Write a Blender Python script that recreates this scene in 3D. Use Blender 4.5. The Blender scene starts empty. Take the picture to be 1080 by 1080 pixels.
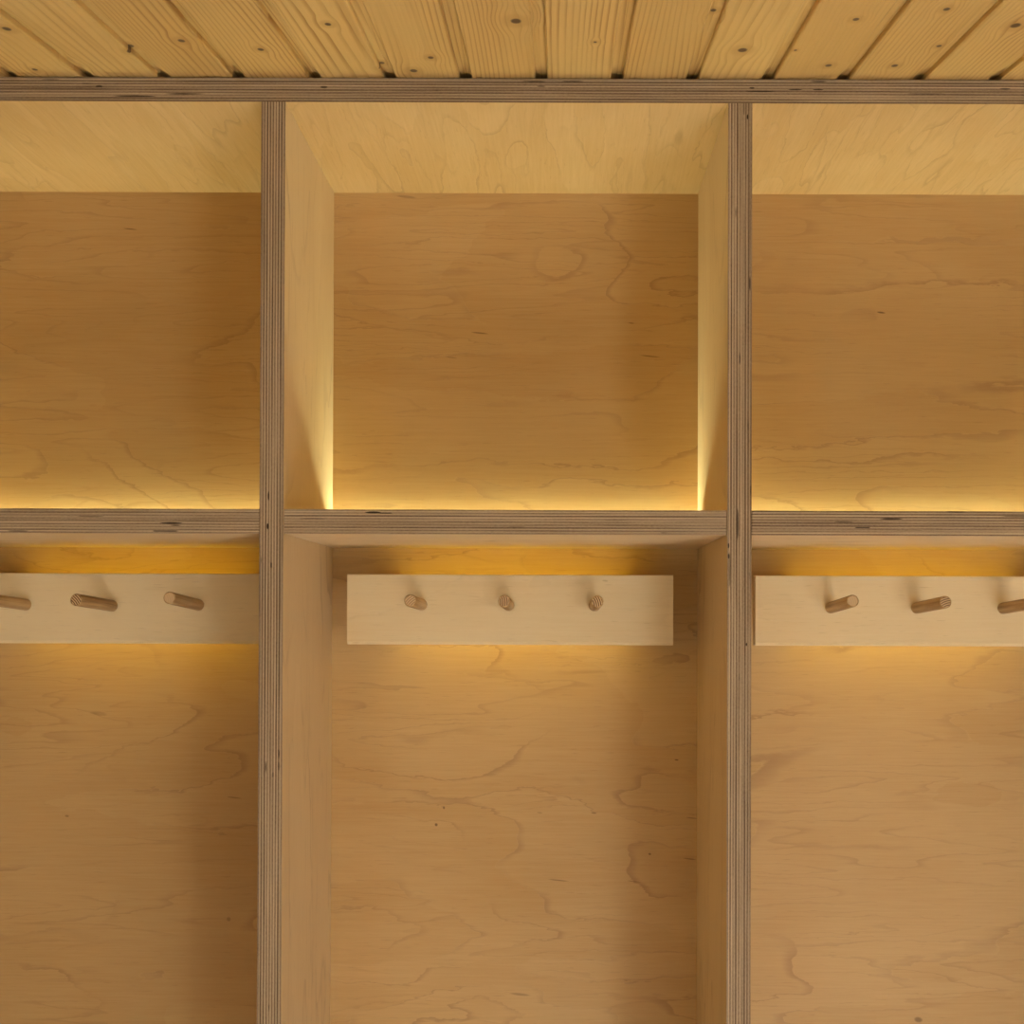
import bpy, bmesh, math, random
from mathutils import Vector, Matrix

random.seed(7)
C = bpy.context.scene.collection
S = bpy.context.scene

# ------------------------------------------------------------------ light strengths and colours
P_RIGHT = (9.8, (1.0, 1.08, 1.0))
P_LEFT = (4.6, (1.0, 1.10, 1.05))
P_FLOOR = (63.0, (1.0, 1.13, 1.55))
P_UP = (97.0, (1.0, 1.03, 0.64))
P_RAIL = (15.5, (1.0, 0.74, 0.03))

# ------------------------------------------------------------------ layout
F = 1400.0                     # focal length in pixels of the 1080 frame
PXM = 1060.0                   # pixels per metre on the front plane of the lockers
DCAM = F / PXM                 # camera to front plane
ZC = 1.55                      # height of the eye above the floor
T = 0.024                      # birch plywood thickness
PITCH = 0.466                  # divider to divider
DEPTH = 0.286                  # inside depth of a bay
D0 = 0.167                     # x of the left face of the right divider
SHT = ZC + 0.1040              # shelf top
SHB = SHT - 0.0245
TOPB = ZC + 0.5108             # underside of the top panel
TOPT = TOPB + T
SLOPE = 0.131                  # ceiling rise per metre of depth
BP = 0.07555                   # ceiling board pitch
BX0 = -0.0198                  # centre of one ceiling groove
XL, XR = D0 - 2 * PITCH, D0 + PITCH + T
RX0, RX1, RY0, RY1 = -1.35, 1.45, -2.55, DEPTH + 0.018


def back(px, py, depth=DEPTH):
    k = (DCAM + depth) / F
    return (px - 590) * k, ZC + (648 - py) * k


# ------------------------------------------------------------------ node helpers
class N:
    """Small wrapper that writes node trees as expressions."""
    def __init__(s, t, sock):
        s.t, s.s = t, sock

    def _m(s, op, *a, clamp=False):
        n = s.t.nodes.new('ShaderNodeMath'); n.operation = op; n.use_clamp = clamp
        for i, v in enumerate((s,) + a):
            if isinstance(v, N): s.t.links.new(v.s, n.inputs[i])
            else: n.inputs[i].default_value = v
        return N(s.t, n.outputs[0])

    def __add__(s, o): return s._m('ADD', o)
    def __sub__(s, o): return s._m('SUBTRACT', o)
    def __mul__(s, o): return s._m('MULTIPLY', o)
    def __truediv__(s, o): return s._m('DIVIDE', o)
    def __rmul__(s, o): return s._m('MULTIPLY', o)
    def __radd__(s, o): return s._m('ADD', o)
    def __rsub__(s, o): return (s * -1.0) + o
    def __pow__(s, o): return s._m('POWER', o)
    def sin(s): return s._m('SINE')
    def abs(s): return s._m('ABSOLUTE')
    def fract(s): return s._m('FRACT')
    def floor(s): return s._m('FLOOR')
    def max(s, o): return s._m('MAXIMUM', o)
    def min(s, o): return s._m('MINIMUM', o)
    def clamp(s): return s._m('ADD', 0.0, clamp=True)

    def ramp(s, a, b, c=0.0, d=1.0, smooth=True):
        n = s.t.nodes.new('ShaderNodeMapRange'); n.clamp = True
        n.interpolation_type = 'SMOOTHSTEP' if smooth else 'LINEAR'
        s.t.links.new(s.s, n.inputs[0])
        for i, v in zip((1, 2, 3, 4), (a, b, c, d)): n.inputs[i].default_value = v
        return N(s.t, n.outputs[0])


def vec(t, x, y, z=0.0):
    n = t.nodes.new('ShaderNodeCombineXYZ')
    for i, v in enumerate((x, y, z)):
        if isinstance(v, N): t.links.new(v.s, n.inputs[i])
        else: n.inputs[i].default_value = v
    return N(t, n.outputs[0])


def noise(t, v, scale=1.0, detail=2.0, rough=0.5, dist=0.0):
    n = t.nodes.new('ShaderNodeTexNoise'); n.noise_dimensions = '3D'
    t.links.new(v.s, n.inputs['Vector'])
    n.inputs['Scale'].default_value = scale; n.inputs['Detail'].default_value = detail
    n.inputs['Roughness'].default_value = rough; n.inputs['Distortion'].default_value = dist
    return N(t, n.outputs[0])


def white(t, v):
    n = t.nodes.new('ShaderNodeTexWhiteNoise'); n.noise_dimensions = '3D'
    t.links.new(v.s, n.inputs['Vector'])
    return N(t, n.outputs['Value'])


def mix(t, f, a, b):
    n = t.nodes.new('ShaderNodeMix'); n.data_type = 'RGBA'
    if isinstance(f, N): t.links.new(f.s, n.inputs[0])
    else: n.inputs[0].default_value = f
    for i, v in ((6, a), (7, b)):
        if isinstance(v, N): t.links.new(v.s, n.inputs[i])
        else: n.inputs[i].default_value = (v[0], v[1] * 1.09, v[2] * 1.08, 1)
    return N(t, n.outputs[2])


def new_mat(name, rough=0.5, spec=0.3):
    m = bpy.data.materials.new(name); m.use_nodes = True
    t = m.node_tree
    b = t.nodes['Principled BSDF']
    b.inputs['Roughness'].default_value = rough
    b.inputs['Specular IOR Level'].default_value = spec
    return m, t, b


def uvs(t):
    n = t.nodes.new('ShaderNodeUVMap'); n.uv_map = 'UVMap'
    s = t.nodes.new('ShaderNodeSeparateXYZ'); t.links.new(n.outputs[0], s.inputs[0])
    return N(t, s.outputs[0]), N(t, s.outputs[1])


def bump(t, b, h, dist, strength=0.3):
    n = t.nodes.new('ShaderNodeBump'); n.inputs['Strength'].default_value = strength
    n.inputs['Distance'].default_value = dist
    t.links.new(h.s, n.inputs['Height']); t.links.new(n.outputs[0], b.inputs['Normal'])


# ------------------------------------------------------------------ materials
BIRCH_A = (0.640, 0.420, 0.215)
BIRCH_B = (0.560, 0.340, 0.160)


def birch(name, seed=0.0, stretch=1.0, lines=1.0, count=11.0, a=BIRCH_A, b_=BIRCH_B, flecks=(), dark=(0.27, 0.135, 0.055), vs=6.5, pt=(0.40, 0.62), fk=0.22):
    """Rotary cut birch veneer: contour shaped growth lines, fine fibres, flecks."""
    m, t, b = new_mat(name, 0.48, 0.28)
    u0, v0 = uvs(t)
    u = u0 + seed * 3.17; v = v0 + seed * 1.73
    wob = noise(t, vec(t, u * 22, v * 90, seed), 1, 3, 0.6) - 0.5
    h = noise(t, vec(t, u * (1.9 * stretch), v * vs + wob * 0.16, seed), 1, 2.4, 0.48, 0.35)
    h2 = h * count + wob * 0.07
    f = h2.fract()
    line = f.ramp(0.0, 0.16, 1, 0) * f.ramp(0.0, 0.018)
    patch = noise(t, vec(t, u * 5, v * 9, seed + 4), 1, 3).ramp(*pt)
    line = line * patch
    # a finer, flatter set of growth lines between the bold ones
    g = (noise(t, vec(t, u * 1.3, v * 17 + wob * 0.20, seed + 12), 1, 2, 0.5, 0.2) * (count * 1.5) + wob * 0.10).fract()
    fine = g.ramp(0.0, 0.22, 1, 0) * g.ramp(0.0, 0.03) * noise(t, vec(t, u * 4, v * 12, seed + 15), 1, 2).ramp(0.40, 0.66)
    line = line.max(fine * 0.62)
    fill = (h2 * 0.5).fract().ramp(0, 1)
    blot = noise(t, vec(t, u * 3.2, v * 5.5, seed + 9), 1, 3)
    fib = noise(t, vec(t, u * 14, v * 420, seed), 1, 3, 0.65)
    fib2 = noise(t, vec(t, u * 30, v * 900, seed + 2), 1, 1)
    pore = noise(t, vec(t, u * 45, v * 600, seed + 6), 1, 1).ramp(0.66, 0.80)
    f1 = (blot - 0.5) * 1.5 + fill * fk + 0.28 + (fib - 0.5) * 0.9
    col = mix(t, f1.clamp(), a, b_)
    col = mix(t, (line * (0.45 * lines)).clamp(), col, dark)
    col = mix(t, pore * 0.22, col, dark)
    if flecks:
        tot = None
        for (fu, fv, lu, lv, st) in flecks:
            d = (((u0 - fu) / lu) ** 2.0) + (((v0 - fv + (u0 - fu) * 0.1) / lv + wob * 0.8) ** 2.0)
            e = d.ramp(0.2, 1.0, st, 0.0)
            tot = e if tot is None else tot.max(e)
        col = mix(t, tot, col, (0.12, 0.055, 0.02))
    t.links.new(col.s, b.inputs['Base Color'])
    bump(t, b, fib * 0.7 + fib2 * 0.3, 0.0006, 0.25)
    return m


def ply_edge(name, seed, voids=()):
    """Layered edge of birch plywood: u runs along the edge in metres, v across the thickness 0..1."""
    m, t, b = new_mat(name, 0.62, 0.2)
    u, v0 = uvs(t)
    w = noise(t, vec(t, u * 7, v0 * 2, seed), 1, 3) - 0.5
    v = v0 + w * 0.030
    k = v * 17.0
    i = k.floor(); f = k.fract()
    odd = (i * 0.5).fract() * 2.0                       # cross plies / long plies in turn
    rnd = white(t, vec(t, i, seed, 0.5))
    along = noise(t, vec(t, u * 5, i * 3.7, seed), 1, 3)
    grit = noise(t, vec(t, u * 320, v * 26, seed), 1, 2, 0.7)
    streak = noise(t, vec(t, u * 24, v * 60, seed + 1), 1, 3, 0.6)
    lum = odd * 0.46 + (rnd - 0.5) * 0.40 + (along - 0.5) * 0.95 + (grit - 0.5) * 0.62 + (streak - 0.5) * 0.9 + 0.25
    col = mix(t, lum.clamp(), (0.150, 0.088, 0.050), (0.60, 0.425, 0.275))
    glue = (f - 0.5).abs().ramp(0.34, 0.5)
    gl2 = noise(t, vec(t, u * 9, i, seed + 3), 1, 2).ramp(0.35, 0.65)
    col = mix(t, glue * (gl2 * 0.62 + 0.16), col, (0.10, 0.052, 0.030))
    # rare dark gaps in the inner plies
    gap = noise(t, vec(t, u * 14, i * 5.3, seed + 8), 1, 1).ramp(0.735, 0.76) * (f - 0.5).abs().ramp(0.30, 0.45, 1, 0)
    tot = gap * 0.85
    for (vu, vv, lu, lv, st) in voids:
        d = (((u - vu) / lu) ** 2.0) + (((v0 - vv) / lv + (streak - 0.5) * 1.3) ** 2.0)
        tot = tot.max(d.ramp(0.5, 1.0, st, 0.0))
    col = mix(t, tot, col, (0.030, 0.014, 0.008))
    t.links.new(col.s, b.inputs['Base Color'])
    bump(t, b, (glue * -0.6) + grit * 0.5 + tot * -1.5, 0.0008, 0.35)
    return m


def pine_ceiling():
    """Spruce boards; u = across (x), v = along (y) in metres; knots where the boards have them."""
    m, t, b = new_mat('spruce_boards', 0.42, 0.35)
    u, v = uvs(t)
    bid = ((u - BX0) / BP).floor()
    r1 = white(t, vec(t, bid, 1.5, 0.5)); r2 = white(t, vec(t, bid, 7.5, 0.5)); r3 = white(t, vec(t, bid, 3.5, 2.5))
    knots = []
    for (kx, ky, sz) in KNOTS:
        tt = (TOPT - ZC - SLOPE * DCAM) / ((648 - ky) / F - SLOPE)
        knots.append(((kx - 590) / F * tt, tt - DCAM, sz))
    dis = None; kn = None; halo = None
    for (x, y, sz) in knots:
        dx = (u - x) / sz; dy = (v - y) / (sz * 1.5)
        d = dx * dx + dy * dy
        push = d.ramp(0, 60.0, 1, 0) ** 3.0
        side = (dx * 0.6)._m('TANH') * push * (sz * 1.3)
        dis = side if dis is None else dis + side
        k = d.ramp(0.35, 1.1, 1, 0)
        kn = k if kn is None else kn.max(k)
        h = d.ramp(1.0, 9.0, 1, 0)
        halo = h if halo is None else halo.max(h)
    uu = u - dis
    wav = noise(t, vec(t, u * 9, v * 2.2, r1 * 30), 1, 2) - 0.5
    # growth rings cut lengthways: closer in some boards, wide cathedrals in others
    q = noise(t, vec(t, uu * (r2 * 7 + 5), v * 0.8, r1 * 50), 1, 1.2, 0.4, 0.2)
    ring = q * (r3 * 13 + 9) + uu * (r1 * 120 + 120) + wav * 0.8
    f = ring.fract()
    late = f.ramp(0.45, 0.93) * f.ramp(0.94, 1.0, 1, 0)
    fib = noise(t, vec(t, uu * 900, v * 12, 3.3), 1, 2, 0.6)
    str_ = noise(t, vec(t, u * 20, v * 2, r2 * 9), 1, 2).ramp(0.36, 0.68, 0.08, 1.05)
    a = mix(t, r1, (0.71, 0.46, 0.180), (0.62, 0.375, 0.132))
    dk = noise(t, vec(t, uu * 70, v * 1.6, r3 * 40), 1, 2).ramp(0.56, 0.74)
    col = mix(t, (late * str_ * (r2 * 0.55 + 0.42) + dk * 0.30).clamp(), a, (0.40, 0.185, 0.045))
    col = mix(t, (fib - 0.5).abs() * 0.55, col, (0.42, 0.22, 0.07))
    col = mix(t, halo * 0.40, col, (0.42, 0.20, 0.055))
    col = mix(t, kn * 0.95, col, (0.060, 0.022, 0.008))
    t.links.new(col.s, b.inputs['Base Color'])
    bump(t, b, late * -1.0 + fib * 0.3, 0.0008, 0.3)
    return m


KNOTS = [(3, 31, .0042), (134, 55, .0036), (188, 43, .0036), (76, 69, .0034), (33, 74, .0030), (272, 52, .0034),
         (343, 25, .0032), (452, 60, .0032), (434, 74, .0042), (400, 72, .0032), (542, 21, .0052), (626, 43, .0018),
         (751, 16, .0030), (782, 51, .0050), (902, 18, .0032), (873, 67, .0036), (943, 67, .0036), (998, 7, .0032),
         (990, 46, .0028), (1071, 24, .0050), (838, 51, .0018)]


def wood_plain(name, a, b_, seed=0.0):
    m, t, b = new_mat(name, 0.5, 0.3)
    u, v = uvs(t)
    g = noise(t, vec(t, u * 6, v * 160, seed), 1, 3, 0.6)
    h = noise(t, vec(t, u * 1.5, v * 14, seed), 1, 2)
    l = (h * 9 + v * 30).fract().ramp(0.5, 1.0)
    col = mix(t, (g.ramp(0.36, 0.66) * 0.75 + l * 0.25).clamp(), a, b_)
    t.links.new(col.s, b.inputs['Base Color'])
    bump(t, b, g, 0.0005, 0.25)
    return m


def dowel_end(name, angle, strength, seed):
    """Sawn end of a dowel with its growth rings showing as bands."""
    m, t, b = new_mat(name, 0.6, 0.2)
    u, v = uvs(t)
    ca, sa = math.cos(angle), math.sin(angle)
    w = noise(t, vec(t, u * 140, v * 140, seed), 1, 1) - 0.5
    q = u * ca + v * sa + (u * sa - v * ca) * (u * sa - v * ca) * 22
    s = ((q * 2250) + w * 1.8).sin().ramp(-0.35, 0.55)
    col = mix(t, s * strength, (0.62, 0.40, 0.22), (0.09, 0.032, 0.012))
    t.links.new(col.s, b.inputs['Base Color'])
    return m


def emit(name, col, strength):
    m = bpy.data.materials.new(name); m.use_nodes = True
    t = m.node_tree; t.nodes.clear()
    e = t.nodes.new('ShaderNodeEmission'); o = t.nodes.new('ShaderNodeOutputMaterial')
    e.inputs[0].default_value = (*col, 1); e.inputs[1].default_value = strength
    t.links.new(e.outputs[0], o.inputs[0])
    return m


# ------------------------------------------------------------------ mesh helpers
def link(name, bm, mats, parent=None, loc=None):
    me = bpy.data.meshes.new(name); bm.to_mesh(me); bm.free()
    for m in mats: me.materials.append(m)
    o = bpy.data.objects.new(name, me); C.objects.link(o)
    if parent is not None:
        o.parent = parent
        o.matrix_parent_inverse = Matrix.Identity(4)
    if loc is not None: o.location = loc
    return o


def prism(bm, prof, axis, a, b, org=(0, 0, 0), thick=None, grain=None, face=0, edge=1, vflip=False):
    """Extrude a closed profile (list of 2-D points in the two other axes) from a to b along axis.
    thick = thickness axis: faces across it get 'face', the rest 'edge' with layered UVs."""
    oth = [i for i in range(3) if i != axis]
    uvl = bm.loops.layers.uv.get('UVMap') or bm.loops.layers.uv.new('UVMap')

    def P(p, s):
        c = [0, 0, 0]; c[axis] = s; c[oth[0]] = p[0]; c[oth[1]] = p[1]
        return Vector(c)
    va = [bm.verts.new(P(p, a)) for p in prof]; vb = [bm.verts.new(P(p, b)) for p in prof]
    n = len(prof); fs = []
    for i in range(n):
        j = (i + 1) % n
        fs.append(bm.faces.new((va[i], va[j], vb[j], vb[i])))
    fs.append(bm.faces.new(va[::-1])); fs.append(bm.faces.new(vb))
    bmesh.ops.recalc_face_normals(bm, faces=fs)
    lo = [min(v.co[k] for v in va + vb) for k in range(3)]; hi = [max(v.co[k] for v in va + vb) for k in range(3)]
    for f in fs:
        nn = f.normal; ax = max(range(3), key=lambda k: abs(nn[k]))
        if thick is not None and ax != thick:
            f.material_index = edge
            al = [k for k in range(3) if k not in (ax, thick)][0]
            for l in f.loops:
                q = l.vert.co
                l[uvl].uv = (q[al], (q[thick] - lo[thick]) / (hi[thick] - lo[thick]))
        else:
            f.material_index = face
            pl = [k for k in range(3) if k != ax]
            g = grain if grain in pl else pl[0]
            o = [k for k in pl if k != g][0]
            for l in f.loops: l[uvl].uv = (l.vert.co[g], l.vert.co[o])
    return fs


def box(bm, x0, x1, y0, y1, z0, z1, **k):
    return prism(bm, [(y0, z0), (y1, z0), (y1, z1), (y0, z1)], 0, x0, x1, **k)


def empty(name, loc, label=None, cat=None, group=None):
    o = bpy.data.objects.new(name, None); C.objects.link(o)
    o.location = loc; o.empty_display_size = 0.1
    if label: o['label'] = label
    if cat: o['category'] = cat
    if group: o['group'] = group
    return o


def struct(name, bm, mats, label=None):
    o = link(name, bm, mats); o['kind'] = 'structure'
    return o


def shift(o, off):
    o.data.transform(Matrix.Translation(-Vector(off)))


# ------------------------------------------------------------------ materials in use
def bfl(lst):
    out = []
    for (px, py, l, h, st) in lst:
        x, z = back(px, py); out.append((x, z, l, h, st))
    return out


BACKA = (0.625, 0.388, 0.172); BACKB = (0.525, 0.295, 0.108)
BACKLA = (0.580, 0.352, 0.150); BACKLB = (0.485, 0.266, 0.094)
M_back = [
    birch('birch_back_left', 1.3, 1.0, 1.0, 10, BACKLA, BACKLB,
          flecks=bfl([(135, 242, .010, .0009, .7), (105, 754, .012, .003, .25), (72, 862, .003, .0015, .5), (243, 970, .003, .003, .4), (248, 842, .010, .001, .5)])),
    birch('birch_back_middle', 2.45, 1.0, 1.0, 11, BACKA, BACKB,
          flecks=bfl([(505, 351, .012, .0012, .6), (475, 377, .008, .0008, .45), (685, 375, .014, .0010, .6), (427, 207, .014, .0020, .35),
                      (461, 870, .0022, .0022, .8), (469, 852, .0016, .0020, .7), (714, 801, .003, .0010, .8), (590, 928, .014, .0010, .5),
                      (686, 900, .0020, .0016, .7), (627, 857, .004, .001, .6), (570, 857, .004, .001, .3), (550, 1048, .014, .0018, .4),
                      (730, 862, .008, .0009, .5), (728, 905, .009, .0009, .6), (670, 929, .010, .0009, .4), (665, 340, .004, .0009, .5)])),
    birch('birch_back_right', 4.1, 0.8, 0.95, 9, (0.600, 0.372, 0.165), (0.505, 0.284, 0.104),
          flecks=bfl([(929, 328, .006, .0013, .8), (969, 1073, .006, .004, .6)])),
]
M_side = birch('birch_side', 5.2, 1.0, 0.75, 7, (0.75, 0.545, 0.335), (0.67, 0.455, 0.255))
M_top = birch('birch_top', 8.6, 1.1, 0.85, 8, (0.665, 0.435, 0.21), (0.53, 0.315, 0.125), vs=13, pt=(0.34, 0.60))
M_shelf = birch('birch_shelf', 3.9, 1.0, 0.7, 8, (0.78, 0.57, 0.35), (0.71, 0.49, 0.28))
M_rail = birch('birch_rail', 7.9, 1.0, 0.20, 9, (0.82, 0.61, 0.365), (0.75, 0.53, 0.29), fk=0.05,
               flecks=[(-.0564 + .1085, ZC + .0385, .004, .0012, .25)])


def ex(px): return (px - 590) / PXM
def ez(py): return ZC + (648 - py) / PXM


E_top = ply_edge('ply_edge_top', 1.0, [(ex(139), .22, .024, .035, .95), (ex(192), .32, .022, .03, .85), (ex(101), .62, .004, .05, .8), (ex(88), .74, .006, .03, .5),
                                       (ex(561), .88, .014, .03, .8), (ex(602), .89, .012, .03, .8), (ex(569), .68, .005, .03, .6), (ex(801), .50, .016, .035, .9),
                                       (ex(838), .58, .008, .03, .9), (ex(862), .58, .006, .03, .9), (ex(792), .64, .003, .04, .8), (ex(975), .42, .022, .03, .5), (ex(1060), .64, .006, .04, .7),
                                       (ex(339), .62, .004, .05, .8), (ex(50), .90, .010, .02, .7)])
E_sh = [ply_edge('ply_edge_shelf_left', 2.0, [(ex(180), .42, .013, .035, .95), (ex(18), .08, .012, .03, .7), (ex(95), .68, .015, .03, .5)]),
        ply_edge('ply_edge_shelf_middle', 3.0, [(ex(393), .88, .009, .045, 1.0), (ex(330), .62, .016, .02, .8), (ex(650), .60, .014, .02, .4), (ex(545), .30, .01, .03, .35)]),
        ply_edge('ply_edge_shelf_right', 4.0, [(ex(940), .68, .013, .035, .95), (ex(890), .55, .01, .03, .5), (ex(1075), .8, .02, .03, .6)])]
E_dv = [ply_edge('ply_edge_divider_left', 5.0, [(ez(524), .37, .0055, .035, 1.0), (ez(556), .35, .0035, .045, 1.0), (ez(597), .50, .0035, .03, .95),
                                                 (ez(796), .86, .0055, .03, 1.0), (ez(809), .86, .005, .05, .5), (ez(818), .62, .003, .04, .5)]),
        ply_edge('ply_edge_divider_right', 6.0, [(ez(121), .80, .003, .03, 1.0), (ez(112), .65, .008, .03, .5), (ez(552), .42, .018, .05, .75), (ez(575), .05, .003, .04, .9),
                                                  (ez(586), .06, .003, .04, .9), (ez(679), .80, .002, .03, 1.0), (ez(600), .10, .02, .05, .5)])]
M_pine = pine_ceiling()
M_dowel = wood_plain('dowel_wood', (0.58, 0.36, 0.17), (0.33, 0.17, 0.06), 2.0)
M_dowel_dark = wood_plain('dowel_wood_streaked', (0.54, 0.32, 0.14), (0.16, 0.07, 0.025), 5.0)
M_ends = {'hatch': dowel_end('dowel_end_banded', 0.7, 1.0, 1.0), 'plain': dowel_end('dowel_end_plain', 0.3, 0.10, 2.0),
          'fine': dowel_end('dowel_end_fine', 2.3, 0.55, 3.0), 'upright': dowel_end('dowel_end_upright', 0.1, 0.9, 4.0),
          'vee': dowel_end('dowel_end_vee', 0.35, 0.95, 5.0), 'wavy': dowel_end('dowel_end_wavy', 1.9, 0.8, 6.0)}
M_led_up = emit('led_glow_shelf', P_UP[1], P_UP[0])
M_led_rail = emit('led_glow_rail', P_RAIL[1], P_RAIL[0])
m, t, b = new_mat('led_tape_backing', 0.4, 0.4); b.inputs['Base Color'].default_value = (0.75, 0.73, 0.68, 1); M_tape = m
M_clad = wood_plain('pale_wall_boards', (0.66, 0.46, 0.27), (0.56, 0.36, 0.19), 9.0)
M_floor = wood_plain('pale_floor_boards', (0.62, 0.47, 0.33), (0.52, 0.38, 0.25), 11.0)
m, t, b = new_mat('window_frame_paint', 0.4, 0.4); b.inputs['Base Color'].default_value = (0.55, 0.55, 0.53, 1); M_frame = m

# ------------------------------------------------------------------ locker unit
root = empty('locker_unit', (0, 0, 0), 'open birch plywood locker unit with layered edges, built in under the sloping board ceiling', 'locker')

bm = bmesh.new()
box(bm, XL - 0.0, XR, 0.0, DEPTH, TOPB, TOPT, thick=2, grain=1)
link('top_panel', bm, [M_top, E_top], root)

dx = [D0 - PITCH, D0]
bays = [(D0 - 2 * PITCH + T, D0 - PITCH), (D0 - PITCH + T, D0), (D0 + T, D0 + PITCH)]
for i, x in enumerate([D0 - 2 * PITCH, D0 - PITCH, D0, D0 + PITCH]):
    bm = bmesh.new()
    box(bm, x, x + T, 0.0, DEPTH, 0.0, TOPB, thick=0, grain=2)
    link('divider', bm, [M_side, E_dv[i % 2 if i != 1 and i != 2 else i - 1]], root)

for i, (a, b_) in enumerate(bays):
    bm = bmesh.new()
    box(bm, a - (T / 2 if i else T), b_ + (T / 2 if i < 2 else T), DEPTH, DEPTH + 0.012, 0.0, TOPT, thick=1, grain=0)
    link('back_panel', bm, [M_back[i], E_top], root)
    # shelf with a groove along its rear edge that holds the light strip
    g = 0.0006
    prof = [(0.0008, SHB), (DEPTH, SHB), (DEPTH, SHT - 0.0105), (DEPTH - 0.018, SHT - 0.0105), (DEPTH - 0.018, SHT), (0.0008, SHT)]
    bm = bmesh.new()
    prism(bm, prof, 0, a + g, b_ - g, thick=2, grain=0)
    link('shelf', bm, [M_shelf, E_sh[i]], root)
    bm = bmesh.new()
    y1 = DEPTH - 0.0015
    fs = box(bm, a + 0.004, b_ - 0.004, y1 - 0.006, y1, SHT - 0.0103, SHT - 0.0080)
    for f in fs: f.material_index = 1 if f.normal.z > 0.5 else 0
    led = link('led_strip', bm, [M_tape, M_led_up], root)
    led['label'] = 'warm glowing light strip in the groove behind the shelf'

# ------------------------------------------------------------------ peg rails
RY = 0.194                    # front face of the rails
RW = 0.372; RZ0, RZ1 = ZC - 0.0350, ZC + 0.0452


def peg_mesh(bm, x, z, length=0.112, r=0.0066, tilt=0.045, seg=28):
    uvl = bm.loops.layers.uv.get('UVMap') or bm.loops.layers.uv.new('UVMap')
    ca, sa = math.cos(tilt), math.sin(tilt)
    st = [(-0.006, r), (0.0, r), (length * 0.5, r), (length - 0.0012, r), (length - 0.0004, r - 0.0004), (length, r - 0.0013)]
    rings = []
    for (s, rr) in st:
        ring = []
        for k in range(seg):
            an = 2 * math.pi * k / seg
            lx, lz = rr * math.cos(an), rr * math.sin(an)
            ring.append(bm.verts.new((x + lx, RY - s * ca + lz * sa, z + s * sa + lz * ca)))
        rings.append(ring)
    for q in range(len(st) - 1):
        for k in range(seg):
            f = bm.faces.new((rings[q][k], rings[q][(k + 1) % seg], rings[q + 1][(k + 1) % seg], rings[q + 1][k]))
            f.smooth = True; f.material_index = 0
            for l, (ss, kk) in zip(f.loops, ((q, k), (q, k + 1), (q + 1, k + 1), (q + 1, k))):
                l[uvl].uv = (st[ss][0], kk / seg * 2 * math.pi * r)
    f = bm.faces.new(rings[-1]); f.material_index = 1
    for l, k in zip(f.loops, range(seg)):
        an = 2 * math.pi * k / seg
        l[uvl].uv = (r * math.cos(an), r * math.sin(an))
    bm.faces.new(rings[0][::-1]).material_index = 1
    bmesh.ops.recalc_face_normals(bm, faces=bm.faces[:])


def peg_rail(cx, label, pegs, seed):
    r = empty('peg_rail', (cx, RY, RZ0), label, 'coat rail', 'peg rails under the shelves')
    bm = bmesh.new()
    x0, x1 = cx - RW / 2, cx + RW / 2
    c = 0.0034                # chamfered lower front edge, lightly eased upper one
    prof = [(RY + c * 0.8, RZ0), (RY + 0.018, RZ0), (RY + 0.018, RZ1), (RY + 0.0008, RZ1), (RY, RZ1 - 0.0008), (RY, RZ0 + c)]
    prism(bm, prof, 0, x0, x1, grain=0)
    o = link('board', bm, [M_rail], r, None); shift(o, r.location)
    # spacer blocks that hold the board off the back panel
    for s in (-1, 1):
        bm = bmesh.new()
        xa = cx + s * 0.1435 + 0.002
        box(bm, xa - 0.010, xa + 0.010, RY + 0.018, DEPTH, RZ0 + 0.012, RZ1 - 0.002, grain=1)
        o = link('spacer_block', bm, [M_shelf], r); shift(o, r.location)
    bm = bmesh.new()
    fs = box(bm, cx - 0.128, cx + 0.132, RY + 0.018, RY + 0.0200, ZC + 0.004, ZC + 0.014)
    for f in fs: f.material_index = 1 if f.normal.y > 0.5 else 0
    o = link('led_strip', bm, [M_tape, M_led_rail], r); shift(o, r.location)
    for (px, kind, mat, dz, tl) in pegs:
        bm = bmesh.new(); peg_mesh(bm, px, ZC + 0.0092 + dz, tilt=tl)
        o = link('peg', bm, [mat, M_ends[kind]], r); shift(o, r.location)
    return r


MC = -0.0562
peg_rail(MC - PITCH + 0.0147, 'pale birch coat rail in the left bay, cut off by the left picture edge',
         [(-0.4122 - 2 * 0.0985, 'plain', M_dowel, 0, .05), (-0.4122 - 0.0985, 'hatch', M_dowel_dark, -0.001, .05), (-0.4122, 'plain', M_dowel, 0.0003, .06)], 1)
peg_rail(MC, 'pale birch coat rail in the middle bay, shown whole with three pegs',
         [(-0.1575, 'fine', M_dowel, .0014, .030), (-0.0582, 'upright', M_dowel, .0012, .030), (0.0401, 'vee', M_dowel, .0010, .030)], 2)
peg_rail(MC + PITCH, 'pale birch coat rail in the right bay, cut off by the right picture edge',
         [(0.3100, 'plain', M_dowel, -0.0005, .058), (0.3100 + 0.0980, 'wavy', M_dowel, -0.0005, .050), (0.3100 + 0.1965, 'plain', M_dowel, -0.0005, .050)], 3)

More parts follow.
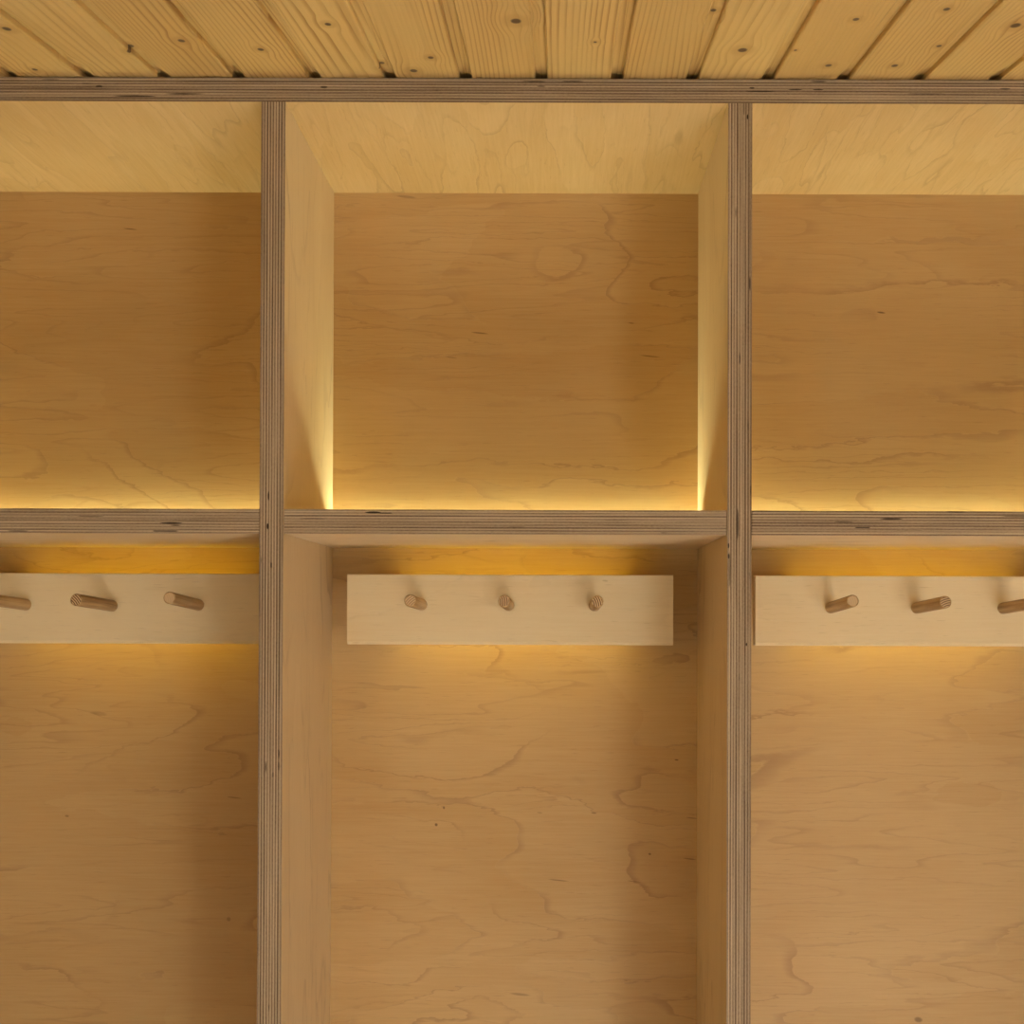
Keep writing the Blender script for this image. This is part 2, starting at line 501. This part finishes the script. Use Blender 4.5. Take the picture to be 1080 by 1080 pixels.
# ------------------------------------------------------------------ ceiling of grooved boards, one sheet
bm = bmesh.new()
uvl = bm.loops.layers.uv.new('UVMap')
ya, yb = RY0, RY1
GD, GW = 0.0058, 0.0060
ysamp = [ya, -1.2, -0.35, 0.0, 0.12, yb]
prof = []
n0 = int((RX0 - BX0) / BP) - 1; n1 = int((RX1 - BX0) / BP) + 2
for i in range(n0, n1):
    c = BX0 + i * BP
    prof += [(c - GW - 0.0012, 0), (c - GW, 0.0012), (c - GW, GD), (c + GW, GD), (c + GW, 0.0012), (c + GW + 0.0012, 0)]
prof = [p for p in prof if RX0 - 0.05 < p[0] < RX1 + 0.05]
cols = []
for (x, dz) in prof:
    cols.append([bm.verts.new((x, y, TOPT + 0.0008 + SLOPE * y + dz)) for y in ysamp])
for i in range(len(cols) - 1):
    for j in range(len(ysamp) - 1):
        f = bm.faces.new((cols[i][j], cols[i][j + 1], cols[i + 1][j + 1], cols[i + 1][j]))
        for l in f.loops: l[uvl].uv = (l.vert.co.x, l.vert.co.y)
# body of the boards above
tz = 0.05
tb = [bm.verts.new((x, y, TOPT + SLOPE * y + tz)) for x in (prof[0][0], prof[-1][0]) for y in (ya, yb)]
f = bm.faces.new((tb[0], tb[2], tb[3], tb[1]))
for l in f.loops: l[uvl].uv = (l.vert.co.x, l.vert.co.y)
struct('ceiling', bm, [M_pine])

# ------------------------------------------------------------------ room
def slab(name, x0, x1, y0, y1, z0, z1, mat, grain=0):
    bm = bmesh.new(); box(bm, x0, x1, y0, y1, z0, z1, grain=grain)
    return struct(name, bm, [mat])


slab('floor', RX0, RX1, RY0, RY1, -0.05, 0.0, M_floor, 1)
slab('wall_back', RX0, RX1, RY1, RY1 + 0.05, 0, 2.25, M_clad, 2)
slab('wall_left', RX0 - 0.05, RX0, RY0, RY1, 0, 2.25, M_clad, 2)
slab('wall_right', RX1, RX1 + 0.05, RY0, RY1, 0, 2.25, M_clad, 2)

# wall behind the camera with two glazed openings
W = [(0.80, 1.20, 0.10, 1.62), (-1.10, -0.70, 0.10, 1.62)]
bm = bmesh.new()
xs = [RX0, W[1][0], W[1][1], W[0][0], W[0][1], RX1]
for a, b_, kind in ((xs[0], xs[1], 0), (xs[1], xs[2], 1), (xs[2], xs[3], 0), (xs[3], xs[4], 1), (xs[4], xs[5], 0)):
    if kind == 0: box(bm, a, b_, RY0 - 0.08, RY0, 0, 2.15, grain=2)
    else:
        box(bm, a, b_, RY0 - 0.08, RY0, 0, 0.10, grain=2); box(bm, a, b_, RY0 - 0.08, RY0, 1.62, 2.15, grain=2)
struct('wall_front', bm, [M_clad])

mg = bpy.data.materials.new('window_glass'); mg.use_nodes = True
g = mg.node_tree.nodes['Principled BSDF']
g.inputs['Base Color'].default_value = (1, 1, 1, 1); g.inputs['Roughness'].default_value = 0.0
g.inputs['Transmission Weight'].default_value = 1.0; g.inputs['IOR'].default_value = 1.45
for i, (a, b_, z0, z1) in enumerate(W):
    bm = bmesh.new(); f = 0.03
    box(bm, a, a + f, RY0 - 0.06, RY0 - 0.02, z0, z1); box(bm, b_ - f, b_, RY0 - 0.06, RY0 - 0.02, z0, z1)
    box(bm, a + f, b_ - f, RY0 - 0.06, RY0 - 0.02, z0, z0 + f); box(bm, a + f, b_ - f, RY0 - 0.06, RY0 - 0.02, z1 - f, z1)
    w = struct('window_%d' % (i + 1), bm, [M_frame])
    bm = bmesh.new(); box(bm, a + f, b_ - f, RY0 - 0.045, RY0 - 0.039, z0 + f, z1 - f)
    link('window_pane', bm, [mg], w)


def area(name, loc, sx, sz, power, col, rot):
    l = bpy.data.lights.new(name, 'AREA'); l.shape = 'RECTANGLE'; l.size = sx; l.size_y = sz
    l.energy = power; l.color = col
    o = bpy.data.objects.new(name, l); o.location = loc; o.rotation_euler = rot; C.objects.link(o)
    return o


area('daylight_right', (1.00, RY0 + 0.01, 0.86), 0.36, 1.46, P_RIGHT[0], P_RIGHT[1], (math.radians(90 - 12), 0, math.radians(12)))
area('daylight_left', (-0.90, RY0 + 0.01, 0.86), 0.36, 1.46, P_LEFT[0], P_LEFT[1], (math.radians(90 - 12), 0, math.radians(-12)))
# added lamp inside the right window, tilted down so the floor bounces light up
fl = area('floor_bounce_lamp', (1.00, RY0 + 0.03, 1.30), 0.36, 0.5, P_FLOOR[0], P_FLOOR[1], (math.radians(35), 0, math.radians(20)))
fl.data.spread = math.radians(50)

w = bpy.data.worlds.new('sky'); w.use_nodes = True
w.node_tree.nodes['Background'].inputs[0].default_value = (0.75, 0.85, 1.0, 1)
w.node_tree.nodes['Background'].inputs[1].default_value = 0.0
S.world = w

# ------------------------------------------------------------------ camera
cam = bpy.data.cameras.new('camera'); co = bpy.data.objects.new('camera', cam); C.objects.link(co)
cam.sensor_width = 36; cam.lens = 36 * F / 1080; cam.clip_start = 0.02
p = 0.0086
co.location = (0, -DCAM, ZC)
roll = 0.0032
co.matrix_world = Matrix.Translation((0, -DCAM, ZC)) @ Matrix.Rotation(math.pi / 2 + p, 4, 'X') @ Matrix.Rotation(roll, 4, 'Z')
cam.shift_x = -50 / 1080
cam.shift_y = (108 - F * p) / 1080
S.camera = co

S.view_settings.view_transform = 'Standard'
S.view_settings.look = 'None'
S.view_settings.gamma = 1
S.view_settings.use_curve_mapping = False
S.view_settings.exposure = 0.0
